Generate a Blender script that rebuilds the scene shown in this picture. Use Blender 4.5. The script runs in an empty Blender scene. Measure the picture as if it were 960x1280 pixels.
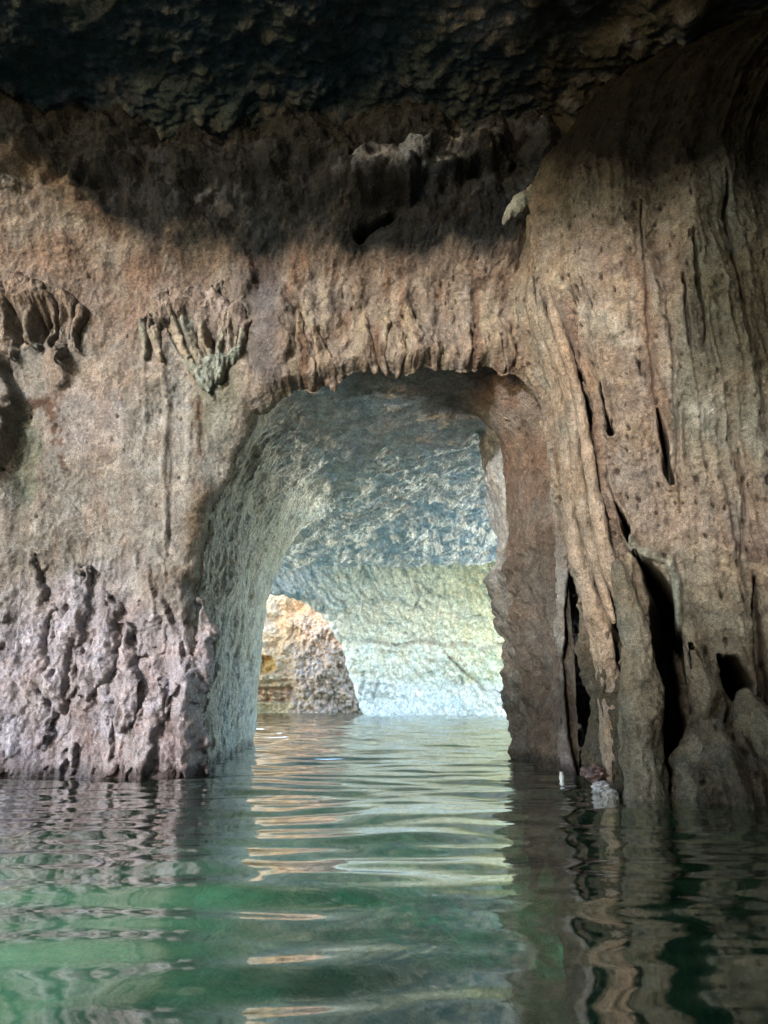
import bpy, math
import numpy as np
from mathutils import Vector

# ---------------------------------------------------------------- camera, light, exposure
S = bpy.context.scene
COL = S.collection
F = 942.0                      # focal length in pixels of the 960 x 1280 photograph
CAM_Z = 0.6
PITCH = math.atan(232.0 / F)
cam_d = bpy.data.cameras.new('camera')
cam_d.sensor_fit = 'HORIZONTAL'
cam_d.angle = 2 * math.atan(480.0 / F)
cam_d.clip_start = 0.05
cam_d.clip_end = 3000
cam = bpy.data.objects.new('camera', cam_d)
COL.objects.link(cam)
cam.location = (0, 0, CAM_Z)
cam.rotation_euler = (math.pi / 2 + PITCH, 0, 0)
S.camera = cam

SUN_EL = math.radians(13.5)
SUN_AZ = math.radians(-25)     # the sun stands behind the camera and to its left
trav = Vector((-math.sin(SUN_AZ) * math.cos(SUN_EL), math.cos(SUN_AZ) * math.cos(SUN_EL), -math.sin(SUN_EL)))
W = bpy.data.worlds.new('World'); S.world = W; W.use_nodes = True
nt = W.node_tree
sky = nt.nodes.new('ShaderNodeTexSky'); sky.sky_type = 'NISHITA'; sky.sun_disc = False
sky.sun_elevation = SUN_EL
sky.sun_rotation = math.atan2(-trav.x, -trav.y)
sky.air_density = 1.0; sky.dust_density = 0.2; sky.ozone_density = 1.0
bg = nt.nodes['Background']
nt.links.new(sky.outputs[0], bg.inputs[0]); bg.inputs[1].default_value = 0.15
sl = bpy.data.lights.new('sun', 'SUN'); sl.energy = 0.5; sl.angle = math.radians(1.9); sl.color = (1.0, 0.97, 0.94)
so = bpy.data.objects.new('sun', sl); COL.objects.link(so)
so.rotation_euler = trav.to_track_quat('-Z', 'Y').to_euler()
S.view_settings.view_transform = 'Standard'; S.view_settings.look = 'None'
S.view_settings.exposure = 3.75; S.view_settings.gamma = 1.0
S.render.engine = 'CYCLES'
S.cycles.use_denoising = True
S.cycles.max_bounces = 10; S.cycles.diffuse_bounces = 8; S.cycles.glossy_bounces = 3
S.cycles.transparent_max_bounces = 8
S.cycles.caustics_reflective = True; S.cycles.blur_glossy = 1.0; S.cycles.caustics_refractive = False
S.cycles.sample_clamp_indirect = 6.0

# ---------------------------------------------------------------- noise
rng = np.random.RandomState(7)
_perm = np.concatenate([rng.permutation(256)] * 3).astype(np.int32)
_g = rng.normal(size=(256, 3)); _g /= np.linalg.norm(_g, axis=1)[:, None]
_g = _g.astype(np.float32)
def pn(x, y, z=0.0):
    x, y, z = np.broadcast_arrays(np.asarray(x, np.float32), np.asarray(y, np.float32), np.asarray(z, np.float32))
    ix = np.floor(x).astype(np.int32); iy = np.floor(y).astype(np.int32); iz = np.floor(z).astype(np.int32)
    fx = x - ix; fy = y - iy; fz = z - iz
    u = fx * fx * fx * (fx * (fx * 6 - 15) + 10); v = fy * fy * fy * (fy * (fy * 6 - 15) + 10); w = fz * fz * fz * (fz * (fz * 6 - 15) + 10)
    ix &= 255; iy &= 255; iz &= 255
    def c(dx, dy, dz):
        h = _perm[_perm[_perm[(ix + dx) & 255] + ((iy + dy) & 255)] + ((iz + dz) & 255)]
        gg = _g[h]
        return gg[..., 0] * (fx - dx) + gg[..., 1] * (fy - dy) + gg[..., 2] * (fz - dz)
    def L(a, b, t): return a + (b - a) * t
    return 1.6 * L(L(L(c(0,0,0), c(1,0,0), u), L(c(0,1,0), c(1,1,0), u), v),
                   L(L(c(0,0,1), c(1,0,1), u), L(c(0,1,1), c(1,1,1), u), v), w)
def fbm(x, y, z=0.0, o=4, g=0.5):
    s = 0; a = 1.0
    for k in range(o):
        s = s + a * pn(x * 2.03**k + 13.7 * k, y * 2.03**k - 7.1 * k, np.asarray(z) * 2.03**k + 3.3 * k); a *= g
    return s
def ridged(x, y, z=0.0, o=4, g=0.5):
    s = 0; a = 1.0
    for k in range(o):
        s = s + a * (1 - 2 * np.abs(pn(x * 2.07**k + 5.7 * k, y * 2.07**k + 9.1 * k, np.asarray(z) * 2.07**k))); a *= g
    return s
def _h(i, j, k):
    n = (i * 73856093) ^ (j * 19349663) ^ (k * 83492791)
    n = (n ^ (n >> 13)) * 1274126177
    return ((n ^ (n >> 16)) & 0xffff).astype(np.float32) / 65535.0
def worley(x, y, seed=0):
    """nearest and second nearest feature distances and the cell's random number"""
    x = np.asarray(x, np.float32); y = np.asarray(y, np.float32)
    ix = np.floor(x).astype(np.int64); iy = np.floor(y).astype(np.int64)
    f1 = np.full(x.shape, 9.0, np.float32); f2 = f1.copy(); r = np.zeros(x.shape, np.float32)
    for dx in (-1, 0, 1):
        for dy in (-1, 0, 1):
            cx = ix + dx; cy = iy + dy
            d = np.hypot(cx + _h(cx, cy, np.int64(seed + 1)) - x, cy + _h(cx, cy, np.int64(seed + 2)) - y)
            near = d < f1
            f2 = np.where(near, f1, np.minimum(f2, d)); r = np.where(near, _h(cx, cy, np.int64(seed + 3)), r); f1 = np.where(near, d, f1)
    return f1, f2, r
def sst(a, b, x):
    t = np.clip((x - a) / (b - a), 0, 1); return t * t * (3 - 2 * t)

# ---------------------------------------------------------------- picture <-> place
cp, sp = math.cos(PITCH), math.sin(PITCH)
def at(px, py, Y):
    """the point of the place seen at a pixel of the photograph, at distance Y in front of the camera"""
    v = 640.0 - py
    dy = F * cp - v * sp; dz = F * sp + v * cp; dx = px - 480.0
    return np.array([dx / dy * Y, Y, CAM_Z + dz / dy * Y])
def pix(x, y, z):
    zz = z - CAM_Z
    d = y * cp + zz * sp; u = -y * sp + zz * cp
    d = np.maximum(d, 0.05)
    return 480 + F * x / d, 640 - F * u / d
def blob(px, py, cx, cy, rx, ry=None, soft=0.5, rot=0):
    ry = ry or rx
    a = math.radians(rot); dx = px - cx; dy = py - cy
    X = dx * math.cos(a) + dy * math.sin(a); Y = -dx * math.sin(a) + dy * math.cos(a)
    return 1 - sst(1 - soft, 1 + soft, np.hypot(X / rx, Y / ry))
def seg_dist(px, py, pts):
    """distance to a polyline and the interpolated third value at the nearest point"""
    best = np.full(np.shape(px), 1e9); val = np.zeros(np.shape(px))
    for a, b in zip(pts[:-1], pts[1:]):
        ex, ey = b[0] - a[0], b[1] - a[1]; L2 = ex * ex + ey * ey + 1e-9
        t = np.clip(((px - a[0]) * ex + (py - a[1]) * ey) / L2, 0, 1)
        d = np.hypot(px - a[0] - t * ex, py - a[1] - t * ey)
        w = a[2] + (b[2] - a[2]) * t if len(a) > 2 else 0
        m = d < best; best = np.where(m, d, best); val = np.where(m, w, val)
    return best, val
def inside(px, py, poly):
    r = np.zeros(np.shape(px), bool)
    n = len(poly)
    for i in range(n):
        x0, y0 = poly[i][:2]; x1, y1 = poly[(i + 1) % n][:2]
        if y0 == y1: continue
        c = ((y0 > py) != (y1 > py)) & (px < (x1 - x0) * (py - y0) / (y1 - y0) + x0)
        r ^= c
    return r

# ---------------------------------------------------------------- materials
def rock_mat(name, rough=0.82, fine=1.0, bump=1.0, spec=0.35, pit=0.0, streak=0.0):
    m = bpy.data.materials.new(name); m.use_nodes = True
    n = m.node_tree.nodes; l = m.node_tree.links
    b = n['Principled BSDF']
    at_ = n.new('ShaderNodeAttribute'); at_.attribute_name = 'Col'
    tc = n.new('ShaderNodeTexCoord')
    def noise(scale, det=6, rg=0.6, dist=0.0):
        x = n.new('ShaderNodeTexNoise'); x.inputs['Scale'].default_value = scale; x.inputs['Detail'].default_value = det
        x.inputs['Roughness'].default_value = rg; x.inputs['Distortion'].default_value = dist
        l.new(tc.outputs['Object'], x.inputs['Vector']); return x
    def mr(src, a, b_, c, d):
        x = n.new('ShaderNodeMapRange'); l.new(src, x.inputs[0])
        for i, v in enumerate((a, b_, c, d)): x.inputs[i + 1].default_value = v
        return x.outputs[0]
    def math_(op, a, b_):
        x = n.new('ShaderNodeMath'); x.operation = op
        for i, v in enumerate((a, b_)):
            if isinstance(v, (int, float)): x.inputs[i].default_value = v
            else: l.new(v, x.inputs[i])
        return x.outputs[0]
    n1 = noise(7, 8, 0.65, 0.3); n2 = noise(38 * fine, 6, 0.7); n3 = noise(120 * fine, 3, 0.6)
    k = math_('MULTIPLY', mr(n1.outputs[0], .3, .7, .68, 1.30), mr(n2.outputs[0], .3, .7, .62, 1.36))
    # small pale crystals and dark crumbs
    v = n.new('ShaderNodeTexVoronoi'); v.inputs['Scale'].default_value = 30 * fine; l.new(tc.outputs['Object'], v.inputs['Vector'])
    crumb = mr(n3.outputs[0], .34, .64, .58, 1.22)
    k = math_('MULTIPLY', k, crumb)
    if streak:
        mp = n.new('ShaderNodeMapping'); mp.inputs['Scale'].default_value = (9, 9, .8); l.new(tc.outputs['Object'], mp.inputs[0])
        ns = noise(1.6, 5, .6); l.new(mp.outputs[0], ns.inputs['Vector'])
        k = math_('MULTIPLY', k, mr(ns.outputs[0], .33, .67, 1 - streak, 1 + streak * .7))
    mx = n.new('ShaderNodeVectorMath'); mx.operation = 'SCALE'
    l.new(at_.outputs['Color'], mx.inputs[0]); l.new(k, mx.inputs['Scale'])
    # hue wander between warm iron stain and pale lime
    hs = noise(2.3, 5, .6, .6)
    tint = n.new('ShaderNodeMix'); tint.data_type = 'RGBA'; tint.blend_type = 'MULTIPLY'
    ramp = n.new('ShaderNodeValToRGB'); l.new(hs.outputs[0], ramp.inputs[0])
    ramp.color_ramp.elements[0].position = .34; ramp.color_ramp.elements[0].color = (1.06, .98, .90, 1)
    ramp.color_ramp.elements[1].position = .66; ramp.color_ramp.elements[1].color = (.93, 1.0, 1.05, 1)
    tint.inputs[0].default_value = 1
    l.new(mx.outputs[0], tint.inputs['A']); l.new(ramp.outputs[0], tint.inputs['B'])
    l.new(tint.outputs['Result'], b.inputs['Base Color'])
    hsum = math_('ADD', math_('MULTIPLY', n1.outputs[0], .030), math_('ADD', math_('MULTIPLY', n2.outputs[0], .011 / fine), math_('MULTIPLY', n3.outputs[0], .0035 / fine)))
    hsum = math_('ADD', hsum, math_('MULTIPLY', v.outputs['Distance'], .006 / fine))
    bp = n.new('ShaderNodeBump'); bp.inputs['Strength'].default_value = bump; bp.inputs['Distance'].default_value = 1.0
    l.new(hsum, bp.inputs['Height']); l.new(bp.outputs[0], b.inputs['Normal'])
    l.new(mr(n1.outputs[0], .3, .7, rough - .12, rough + .1), b.inputs['Roughness'])
    lum = n.new('ShaderNodeRGBToBW'); l.new(tint.outputs['Result'], lum.inputs[0])
    l.new(mr(lum.outputs[0], .0, .22, .02, spec), b.inputs['Specular IOR Level'])
    return m
M_wall = rock_mat('limestone_wall', streak=.08, bump=1.5)
M_ceil = rock_mat('dark_ceiling_rock', rough=.75, bump=1.0)
M_tun = rock_mat('scalloped_limestone', fine=.8, bump=1.3)
M_far = rock_mat('pale_limestone', fine=.30, bump=.9)
M_pil = rock_mat('flowstone', streak=.16, spec=.4, bump=1.6)
M_wet = rock_mat('wet_rock', rough=.32, spec=.7)

# ---------------------------------------------------------------- mesh builders
def link_mesh(name, verts, faces, mat, col=None, parent=None):
    verts = np.ascontiguousarray(verts, np.float32).reshape(-1, 3); faces = np.ascontiguousarray(faces, np.int32)
    me = bpy.data.meshes.new(name)
    me.vertices.add(len(verts)); me.vertices.foreach_set('co', verts.ravel())
    k = faces.shape[1]
    me.loops.add(faces.size); me.loops.foreach_set('vertex_index', faces.ravel())
    me.polygons.add(len(faces)); me.polygons.foreach_set('loop_start', np.arange(0, faces.size, k, dtype=np.int32))
    me.update(calc_edges=True)
    me.polygons.foreach_set('use_smooth', np.ones(len(faces), bool))
    if col is not None:
        a = me.color_attributes.new('Col', 'FLOAT_COLOR', 'POINT')
        c4 = np.ones((len(verts), 4), np.float32); c4[:, :3] = np.clip(np.asarray(col).reshape(-1, 3), 0.003, 0.9)
        a.data.foreach_set('color', c4.ravel())
    me.materials.append(mat); me.validate()
    o = bpy.data.objects.new(name, me); COL.objects.link(o)
    if parent is not None:
        o.parent = parent; o.matrix_parent_inverse.identity()
        o.location = -Vector(parent.location)
    return o
def grid_faces(nu, nv, wrap=False, keep=None):
    idx = np.arange(nu * nv, dtype=np.int32).reshape(nu, nv)
    if wrap: idx = np.concatenate([idx, idx[:1]], 0)
    q = np.stack([idx[:-1, :-1], idx[1:, :-1], idx[1:, 1:], idx[:-1, 1:]], -1).reshape(-1, 4)
    if keep is not None:
        k = keep.ravel(); q = q[k[q].all(1)]
    return q
def compact(P, C, faces):
    used = np.zeros(len(P), bool); used[faces.ravel()] = True
    m = np.cumsum(used) - 1
    return P[used], C[used], m[faces].astype(np.int32)
def normals(P):
    du = np.gradient(P, axis=0); dv = np.gradient(P, axis=1)
    n = np.cross(du, dv); n /= np.linalg.norm(n, axis=-1, keepdims=True) + 1e-9
    return n
def tag(o, label=None, cat=None, group=None, kind=None):
    if label: o['label'] = label
    if cat: o['category'] = cat
    if group: o['group'] = group
    if kind: o['kind'] = kind
    return o
def mixc(C, c, w):
    w = np.asarray(w)[..., None]; return C * (1 - w) + np.asarray(c) * w

# ---------------------------------------------------------------- what the rock is made of, place by place
TAN = (.43, .385, .345); PINK = (.74, .66, .73); PALE = (.52, .485, .445); BROWN = (.29, .215, .165); RUST = (.31, .195, .15)
GREEN = (.27, .30, .235); GREY = (.27, .275, .255); DARK = (.018, .027, .036); BLUEGREY = (.075, .082, .105); ORANGE = (.40, .27, .185)
def front_colour(x, y, z, px, py):
    n1 = fbm(x * 1.1, z * 1.1, 3.1, 5); n2 = fbm(x * 3.2, z * 3.2, 8.1, 5); n3 = fbm(x * 5, z * 1.2, 1.7, 4); n4 = fbm(x * 11, z * 11, 4.4, 3)
    C = np.ones(x.shape + (3,)) * np.array(TAN)
    C = mixc(C, PALE, .6 * sst(-.2, .6, n2))
    C = mixc(C, BROWN, .75 * sst(470, 330, py + 60 * n1) * sst(-.7, .5, n2))
    C = mixc(C, RUST, .5 * sst(.05, .5, n1) * sst(560, 300, py) + .25 * sst(.25, .6, n3))
    C = mixc(C, PINK, .85 * sst(700, 800, py + 50 * n1) * sst(420, 330, px))
    C = mixc(C, (.10, .085, .07), .8 * sst(700, 850, py + 50 * n1) * sst(560, 640, px))  # shade on the lower right, painted in
    C = mixc(C, (.40, .27, .25), .45 * sst(420, 330, px) * sst(780, 900, py) * sst(0, .4, n2))
    C = mixc(C, (.36, .27, .28), .5 * sst(905, 950, py + 20 * n2) * sst(-.4, .2, n2))
    C = mixc(C, (.52, .49, .50), .5 * sst(.1, .6, fbm(x * 2, z * 1.3, 9.3, 4)) * sst(690, 780, py))
    # smooth plastered patch, rust-brown flake, green stains and shade, pale band
    C = mixc(C, (.50, .43, .41), .8 * blob(px + 18 * n2, py + 18 * n4, 112, 525, 42, 52, .35))
    C = mixc(C, (.17, .095, .065), .9 * np.clip(blob(px + 12 * n2 + 6 * n4, py, 74, 548, 8, 44, .3, -14) + blob(px + 14 * n4, py + 14 * n2, 60, 505, 24, 9, .5), 0, 1) * sst(-.5, .0, n4))
    C = mixc(C, GREEN, .85 * blob(px + 12 * n2, py + 10 * n4, 30, 575, 14, 62, .4))  # greenish shade in the channel beside the lump, painted in
    C = mixc(C, (.25, .27, .27), .8 * blob(px + 12 * n2, py, 45, 425, 50, 22, .5) * sst(-.1, .3, n2))
    C = mixc(C, (.50, .49, .47), .6 * blob(px + 8 * n2, py, 225, 520, 16, 110, .4))
    C = mixc(C, GREEN, .6 * blob(px + 15 * n2, py, 272, 500, 28, 60, .5))
    C = mixc(C, (.24, .16, .11), .7 * blob(px + 12 * n4, py, 252, 520, 8, 60, .5) * sst(-.3, .3, n4))
    C = mixc(C, (.29, .205, .13), .8 * blob(px + 12 * n2, py + 10 * n4, 252, 660, 24, 50, .4))
    C = mixc(C, GREEN, .5 * blob(px, py, 262, 640, 26, 62, .5) * sst(-.1, .4, n2))
    # grey crusty column right of the flowstone drape
    C = mixc(C, (.20, .185, .20), .85 * blob(px + 12 * n2, py, 342, 410, 30, 90, .35))
    C = mixc(C, (.17, .15, .155), .8 * blob(px, py, 335, 330, 40, 60, .5))
    # lintel: cream drips between rust
    li = sst(340, 372, px) * sst(700, 640, px) * sst(285, 340, py)
    C = mixc(C, (.44, .355, .295), li * .85)
    C = mixc(C, (.27, .165, .115), li * .7 * sst(.0, .5, fbm(x * 9, z * 1.6, 2.2, 4)))
    C = mixc(C, (.58, .49, .36), li * .6 * sst(.1, .5, fbm(x * 7, z * 1.4, 7.2, 4)) * sst(340, 400, py))
    C = mixc(C, ORANGE, li * .15 * sst(560, 640, px))
    C = mixc(C, (.16, .15, .16), li * .6 * sst(345, 300, py + 25 * n2))
    # upper rock: soot, with the shade under the ceiling painted in
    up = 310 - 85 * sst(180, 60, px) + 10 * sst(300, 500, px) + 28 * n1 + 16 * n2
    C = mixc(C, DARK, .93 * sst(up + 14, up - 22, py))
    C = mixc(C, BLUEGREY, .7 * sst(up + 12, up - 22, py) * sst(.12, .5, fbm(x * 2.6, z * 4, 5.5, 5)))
    C = mixc(C, (.42, .45, .54), .85 * np.clip(blob(px + 30 * n2, py + 12 * n1, 545, 205, 62, 20, .5, -24) + .7 * blob(px + 20 * n2, py + 9 * n4, 470, 240, 50, 9, .6, -8), 0, 1) * sst(-.5, .2, n4 + n2))
    C = mixc(C, (.26, .27, .33), .6 * blob(px + 20 * n2, py + 15 * n4, 262, 250, 34, 18, .6) * sst(-.2, .3, n4))
    wet = sst(.14 + .06 * n1, .04, z); C = C * (1 - .6 * wet)[..., None]
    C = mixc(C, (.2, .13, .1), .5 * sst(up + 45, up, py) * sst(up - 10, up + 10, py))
    return .365 * C * (1 + .25 * n4)[..., None]

# ---------------------------------------------------------------- front wall with the arch
YF = 6.25
def front_base(x, z):
    y = YF + 0 * x
    y = y - .35 * sst(-2.4, -4.5, x)
    y = y + 2.6 * sst(1.50, 1.82, x + .04 * np.sin(z * 2.1) - .03 * (z < 0)) * sst(4.6, 3.6, z + .6 * (x - 1.6)) # the gully behind the flowstone pillar
    y = y - .45 * sst(3.9, 5.6, z)
    return y
arch_px = [(236, 1130), (240, 1040), (245, 962), (250, 900), (252, 860), (246, 820), (243, 780), (240, 735), (252, 690), (262, 640), (280, 590), (302, 545), (318, 512), (350, 497),
           (378, 487), (402, 481), (425, 474), (440, 464), (462, 453), (485, 458), (505, 466), (530, 461), (560, 457), (590, 459), (612, 456), (640, 463), (664, 478), (682, 505),
           (690, 545), (695, 600), (698, 660), (700, 740), (703, 800), (706, 880), (708, 955), (708, 1130)]
arch = [tuple(at(a, b, YF)[[0, 2]]) for a, b in arch_px]
arch = [(arch[0][0], -2.2)] + arch + [(arch[-1][0], -2.2)]
def arch_sd(x, z):
    xx = x + .035 * fbm(x * 4, z * 4, 2.0, 4); zz = z + .06 * fbm(x * 5, z * 3, 6.0, 4)
    d, _ = seg_dist(xx, zz, arch)
    return np.where(inside(xx, zz, arch), -d, d)

nu, nv = 760, 700
U, V = np.meshgrid(np.linspace(-5.0, 3.6, nu), np.linspace(-1.7, 6.1, nv), indexing='ij')
Y0 = front_base(U, V)
PX, PY = pix(U, Y0, V)
d = arch_sd(U, V)
warp = .12 * fbm(U * 1.5, V * 1.5, 7.0, 3)
left = sst(-.4, -1.2, U)
low = sst(2.05, 1.25, V + .25 * fbm(U * 1.2, V * .4, 4.0, 3))                # the flaking lower band
h = .16 * fbm(U * .8, V * .7, 1.0, 3)
h += .045 * fbm(U * 3 + warp, V * 2.2, 2.0, 4)
dr = ridged(U * 3.2 + warp * 2, V * .8, 3.0, 3)
h += .014 * dr
h += .011 * ridged(U * 9 + warp * 3, V * 6, 5.0, 4) + .009 * fbm(U * 26, V * 24, 6.0, 3)
# overlapping tongues of flaking flowstone, longer than wide, with undercut lower lips
def tongues(u, v, k, amp, seed, slant=.25):
    n = pn(u * 2.6 * k + slant * v * k, v * .8 * k, seed) * 1.5 + .6 * pn(u * 6 * k, v * 2.2 * k, seed + 5) + .25 * pn(u * 15 * k, v * 8 * k, seed + 8)
    s = v * .95 * k + n
    f = s - np.floor(s)
    prof = np.where(f < .10, f / .10, 1 - (f - .10) / .90 * .97)
    return amp * prof * (.45 + .55 * sst(-.3, .4, pn(u * 2 * k, v * 1.1 * k, seed + 11)))
T1 = tongues(U, V, 1.0, .085, 21.0, .5) * (.35 + .65 * left) * low
T2 = tongues(U, V, 2.3, .038, 25.0, .5) * (.15 + .85 * low)
T3 = tongues(U, V, 4.6, .014, 29.0) * (.35 + .65 * low)
h += T1 + T2 + T3
sm = np.clip(blob(PX, PY, 112, 525, 46, 52, .35) + .75 * blob(PX, PY, 190, 600, 70, 70, .5), 0, 1)
h = h * (1 - .75 * sm) + .05 * sm
# the lump at the frame's left edge, the channel beside it, the knob, the recess behind the small stalactites
n2 = fbm(U * 4, V * 4, 31.0, 4)
h += .20 * blob(PX + 10 * n2, PY + 10 * n2, -14, 520, 32, 84, .15) - .05 * blob(PX + 6 * n2, PY, 32, 575, 13, 60, .5)
h += .09 * blob(PX + 6 * n2, PY + 6 * n2, 76, 468, 15, 24, .3)
h -= .05 * blob(PX + 8 * n2, PY, 52, 412, 56, 26, .35) + .13 * (blob(PX + 4 * n2, PY, 23, 408, 6, 18, .4) + blob(PX + 4 * n2, PY, 53, 412, 8, 20, .4, 25) + blob(PX + 4 * n2, PY, 68, 408, 4, 18, .4) + blob(PX + 4 * n2, PY, 87, 416, 6, 20, .4, 12))
h -= .10 * (blob(PX + 4 * n2, PY, 270, 425, 7, 16, .4) + blob(PX, PY, 240, 412, 5, 20, .4, -15) + blob(PX, PY, 218, 418, 4, 22, .4, -20) + blob(PX, PY, 262, 420, 5, 22, .4) + blob(PX, PY, 294, 424, 4, 16, .4))
h += .07 * blob(PX + 10 * n2, PY, 40, 370, 70, 28, .7)
h += .10 * blob(PX + 8 * n2, PY + 5 * n2, 340, 425, 26, 62, .3) * 1
h -= .07 * blob(PX + 9 * n2, PY, 318, 375, 7, 85, .7)
# long drip seams below the drape
for (sx, y0, y1, w, a) in ((208, 430, 705, 3, .035), (180, 440, 560, 2.2, .02), (237, 500, 600, 3, .02), (252, 500, 560, 4, -.04), (214, 560, 700, 2, -.02)):
    h += a * sst(w * 1.8, w * .3, np.abs(PX - sx - 5 * pn(V * 1.4, sx * .13) - 2 * pn(V * 5, sx * .13))) * sst(y0 - 15, y0 + 15, PY) * sst(y1 + 25, y1 - 25, PY)
# lintel drips: rounded fringes that hang over the arch's edge
li = sst(335, 372, PX) * sst(705, 650, PX) * sst(300, 380, PY)
fr = sst(.45, 0, d)
dl = ridged(U * 4.0 + .25 * np.sin(V * 2), V * .7, 41.0, 3)
h += li * (.02 + .035 * fr) * dl + li * .05 * fbm(U * 7, V * 4, 43.0, 4) + .05 * li * sst(.6, .1, d)
# broad boulder-like shapes of the dark upper rock
h += sst(310, 230, PY) * (.22 * fbm(U * 1.8, V * 2.2, 51.0, 4) + .03 * ridged(U * 4, V * 5, 52.0, 4))
h += .30 * blob(PX + 12 * n2, PY + 8 * n2, 520, 225, 105, 26, .35, -14) - .35 * sst(8, 1, np.abs(PY - (292 - (PX - 460) * .55 + 6 * n2))) * blob(PX, PY, 472, 290, 26, 26, .3)
# pits on the right jamb and the lintel's right half
f1, f2, rr = worley(U * 15 + 2.5 * V, V * 8, 5)
f1 = f1 + .10 * fbm(U * 20, V * 14, 3.0, 2); pits = sst(.17 + .12 * (rr - .8), .09, f1) * (rr > .74 + .22 * sst(600, 400, PX))
h -= .035 * pits
# gully side crusts
h += .12 * sst(1.7, 2.3, U) * fbm(U * 3, V * 1.2, 61.0, 4)
# roll the wall into the tunnel at the arch's edge
r = .16
roll = np.where(d < r, r - np.sqrt(np.clip(r * r - (r - np.clip(d, 0, r))**2, 0, None)), 0)
hfade = sst(0, .10, d)
Yw = Y0 - h * (.45 + .55 * hfade) + roll * (1 - .45 * li)
lip = np.clip(T1 + T2, 0, .3)
Zw = V - lip * .45 * low
Xw = U + .12 * (T1 + T2) * left
P = np.stack([Xw, Yw, Zw], -1)
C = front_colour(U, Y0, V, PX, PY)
C = mixc(C, (.07, .05, .04), pits * .8)  # pits also painted dark to deepen their shade
C = mixc(C, (.20, .195, .175), .8 * sst(.07, .0, d) * sst(420, 330, PX))
C = mixc(C, (.10, .085, .07), .8 * sst(1.6, 1.85, U))  # shade inside the gully painted into the colour
jam = sst(690, 700, PX) * sst(420, 520, PY)
WX0, WX1, WZ0, WZ1, WG = -5.0, 3.6, -1.7, 6.1, Yw.copy()
for _ in range(5):                                                              # a smoothed copy the lobes are laid on
    WG[1:-1, 1:-1] = (WG[:-2, 1:-1] + WG[2:, 1:-1] + WG[1:-1, :-2] + WG[1:-1, 2:] + 2 * WG[1:-1, 1:-1]) / 6
def wall_y(x, z):
    i = np.clip((x - WX0) / (WX1 - WX0) * (WG.shape[0] - 1), 0, WG.shape[0] - 1.001); j = np.clip((z - WZ0) / (WZ1 - WZ0) * (WG.shape[1] - 1), 0, WG.shape[1] - 1.001)
    a, b = i.astype(int), j.astype(int); f, g = i - a, j - b
    return (WG[a, b] * (1 - f) + WG[a + 1, b] * f) * (1 - g) + (WG[a, b + 1] * (1 - f) + WG[a + 1, b + 1] * f) * g
Pf, Cf, Ff = compact(P.reshape(-1, 3), C.reshape(-1, 3), grid_faces(nu, nv, keep=d > -.02))
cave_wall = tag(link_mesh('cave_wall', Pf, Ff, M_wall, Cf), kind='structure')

# ---------------------------------------------------------------- tunnel beyond the arch
def station(Y, pts, world=False):
    out = []
    for a in pts:
        if len(a) == 3 and a[2] == 'w': out.append((a[0], Y, a[1]))
        else: out.append(tuple(at(a[0], a[1], Y)))
    return out
zc = 3.6
def w(x, z): return (x, z, 'w')
ST = [
    station(6.33, [(236, 1130), (246, 955), (252, 830), (242, 735), (264, 640), (302, 545), (350, 492), (404, 476), (470, 456), (560, 456), (630, 458), (664, 474), (686, 508), (696, 600), (700, 740), (705, 850), (709, 955), (709, 1130)]),
    station(6.95, [(250, 1090), (258, 950), (262, 830), (260, 735), (280, 640), (316, 552), (360, 508), (412, 493), (470, 489), (540, 488), (586, 496), (618, 526), (640, 566), (650, 640), (664, 740), (680, 850), (694, 955), (698, 1090)]),
    station(7.5, [(258, 1070), (268, 945), (276, 830), (282, 735), (302, 640), (336, 570), (376, 536), (424, 523), (470, 520), (540, 517), (584, 519), (608, 536), (622, 566), (630, 640), (646, 740), (660, 850), (680, 950), (686, 1070)]),
    station(8.4, [(270, 1050), (281, 940), (292, 830), (302, 735), (326, 640), (360, 590), (400, 562), (440, 552), (490, 549), (535, 546), (572, 542), (598, 542), (606, 580), (622, 640), (640, 740), (648, 850), (668, 948), (676, 1050)]),
    station(9.4, [(280, 1030), (294, 932), (306, 830), (316, 735), (340, 660), (374, 606), (410, 574), w(-.35, 3.56), w(.1, 3.66), w(.6, 3.75), w(1.3, 3.85), w(1.9, 3.95), w(2.4, 4.05), w(2.8, 4.12), w(3.2, 4.2), w(3.6, 4.3), w(4.0, 4.4), w(4.4, 4.5)]),
    station(11.4, [(292, 1010), (305, 925), (314, 830), (327, 742), (346, 696), (376, 655), (410, 632), w(-.5, 3.60), w(.1, 3.76), w(.7, 3.90), w(1.5, 4.06), w(2.1, 4.18), w(2.6, 4.28), w(3.0, 4.36), w(3.5, 4.46), w(4, 4.55), w(4.5, 4.7), w(5.0, 4.8)]),
    station(12.2, [w(-3.4, 1.6), w(-3.2, 1.8), w(-2.9, 2.1), w(-2.6, 2.5), w(-2.3, 2.8), w(-2.0, 3.0), w(-1.4, 3.25), w(-.6, 3.5), w(.2, 3.65), w(.9, 3.78), w(1.7, 3.92), w(2.3, 4.02), w(2.8, 4.1), w(3.2, 4.2), w(3.7, 4.3), w(4.2, 4.4), w(4.7, 4.5), w(5.2, 4.6)]),
]
END = []
for x_, z_ in [(-3.6, 2.9), (-3.4, 2.9), (-3.2, 2.9), (-3.0, 2.92), (-2.7, 2.94), (-2.2, 3.0), (-1.5, 3.1), (-.6, 3.25), (.3, 3.4), (1.1, 3.52), (1.9, 3.65), (2.6, 3.78), (3.1, 3.86), (3.6, 3.95), (4.1, 4.05), (4.6, 4.15), (5.1, 4.25), (5.6, 4.35)]:
    END.append((x_, (z_ - .6) / .1785, z_))
ST.append(END)
ST = np.array(ST)
ST[4:, :, 0] = np.minimum(ST[4:, :, 0], 2.9 + .05 * np.arange(18)[None, :])
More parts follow.
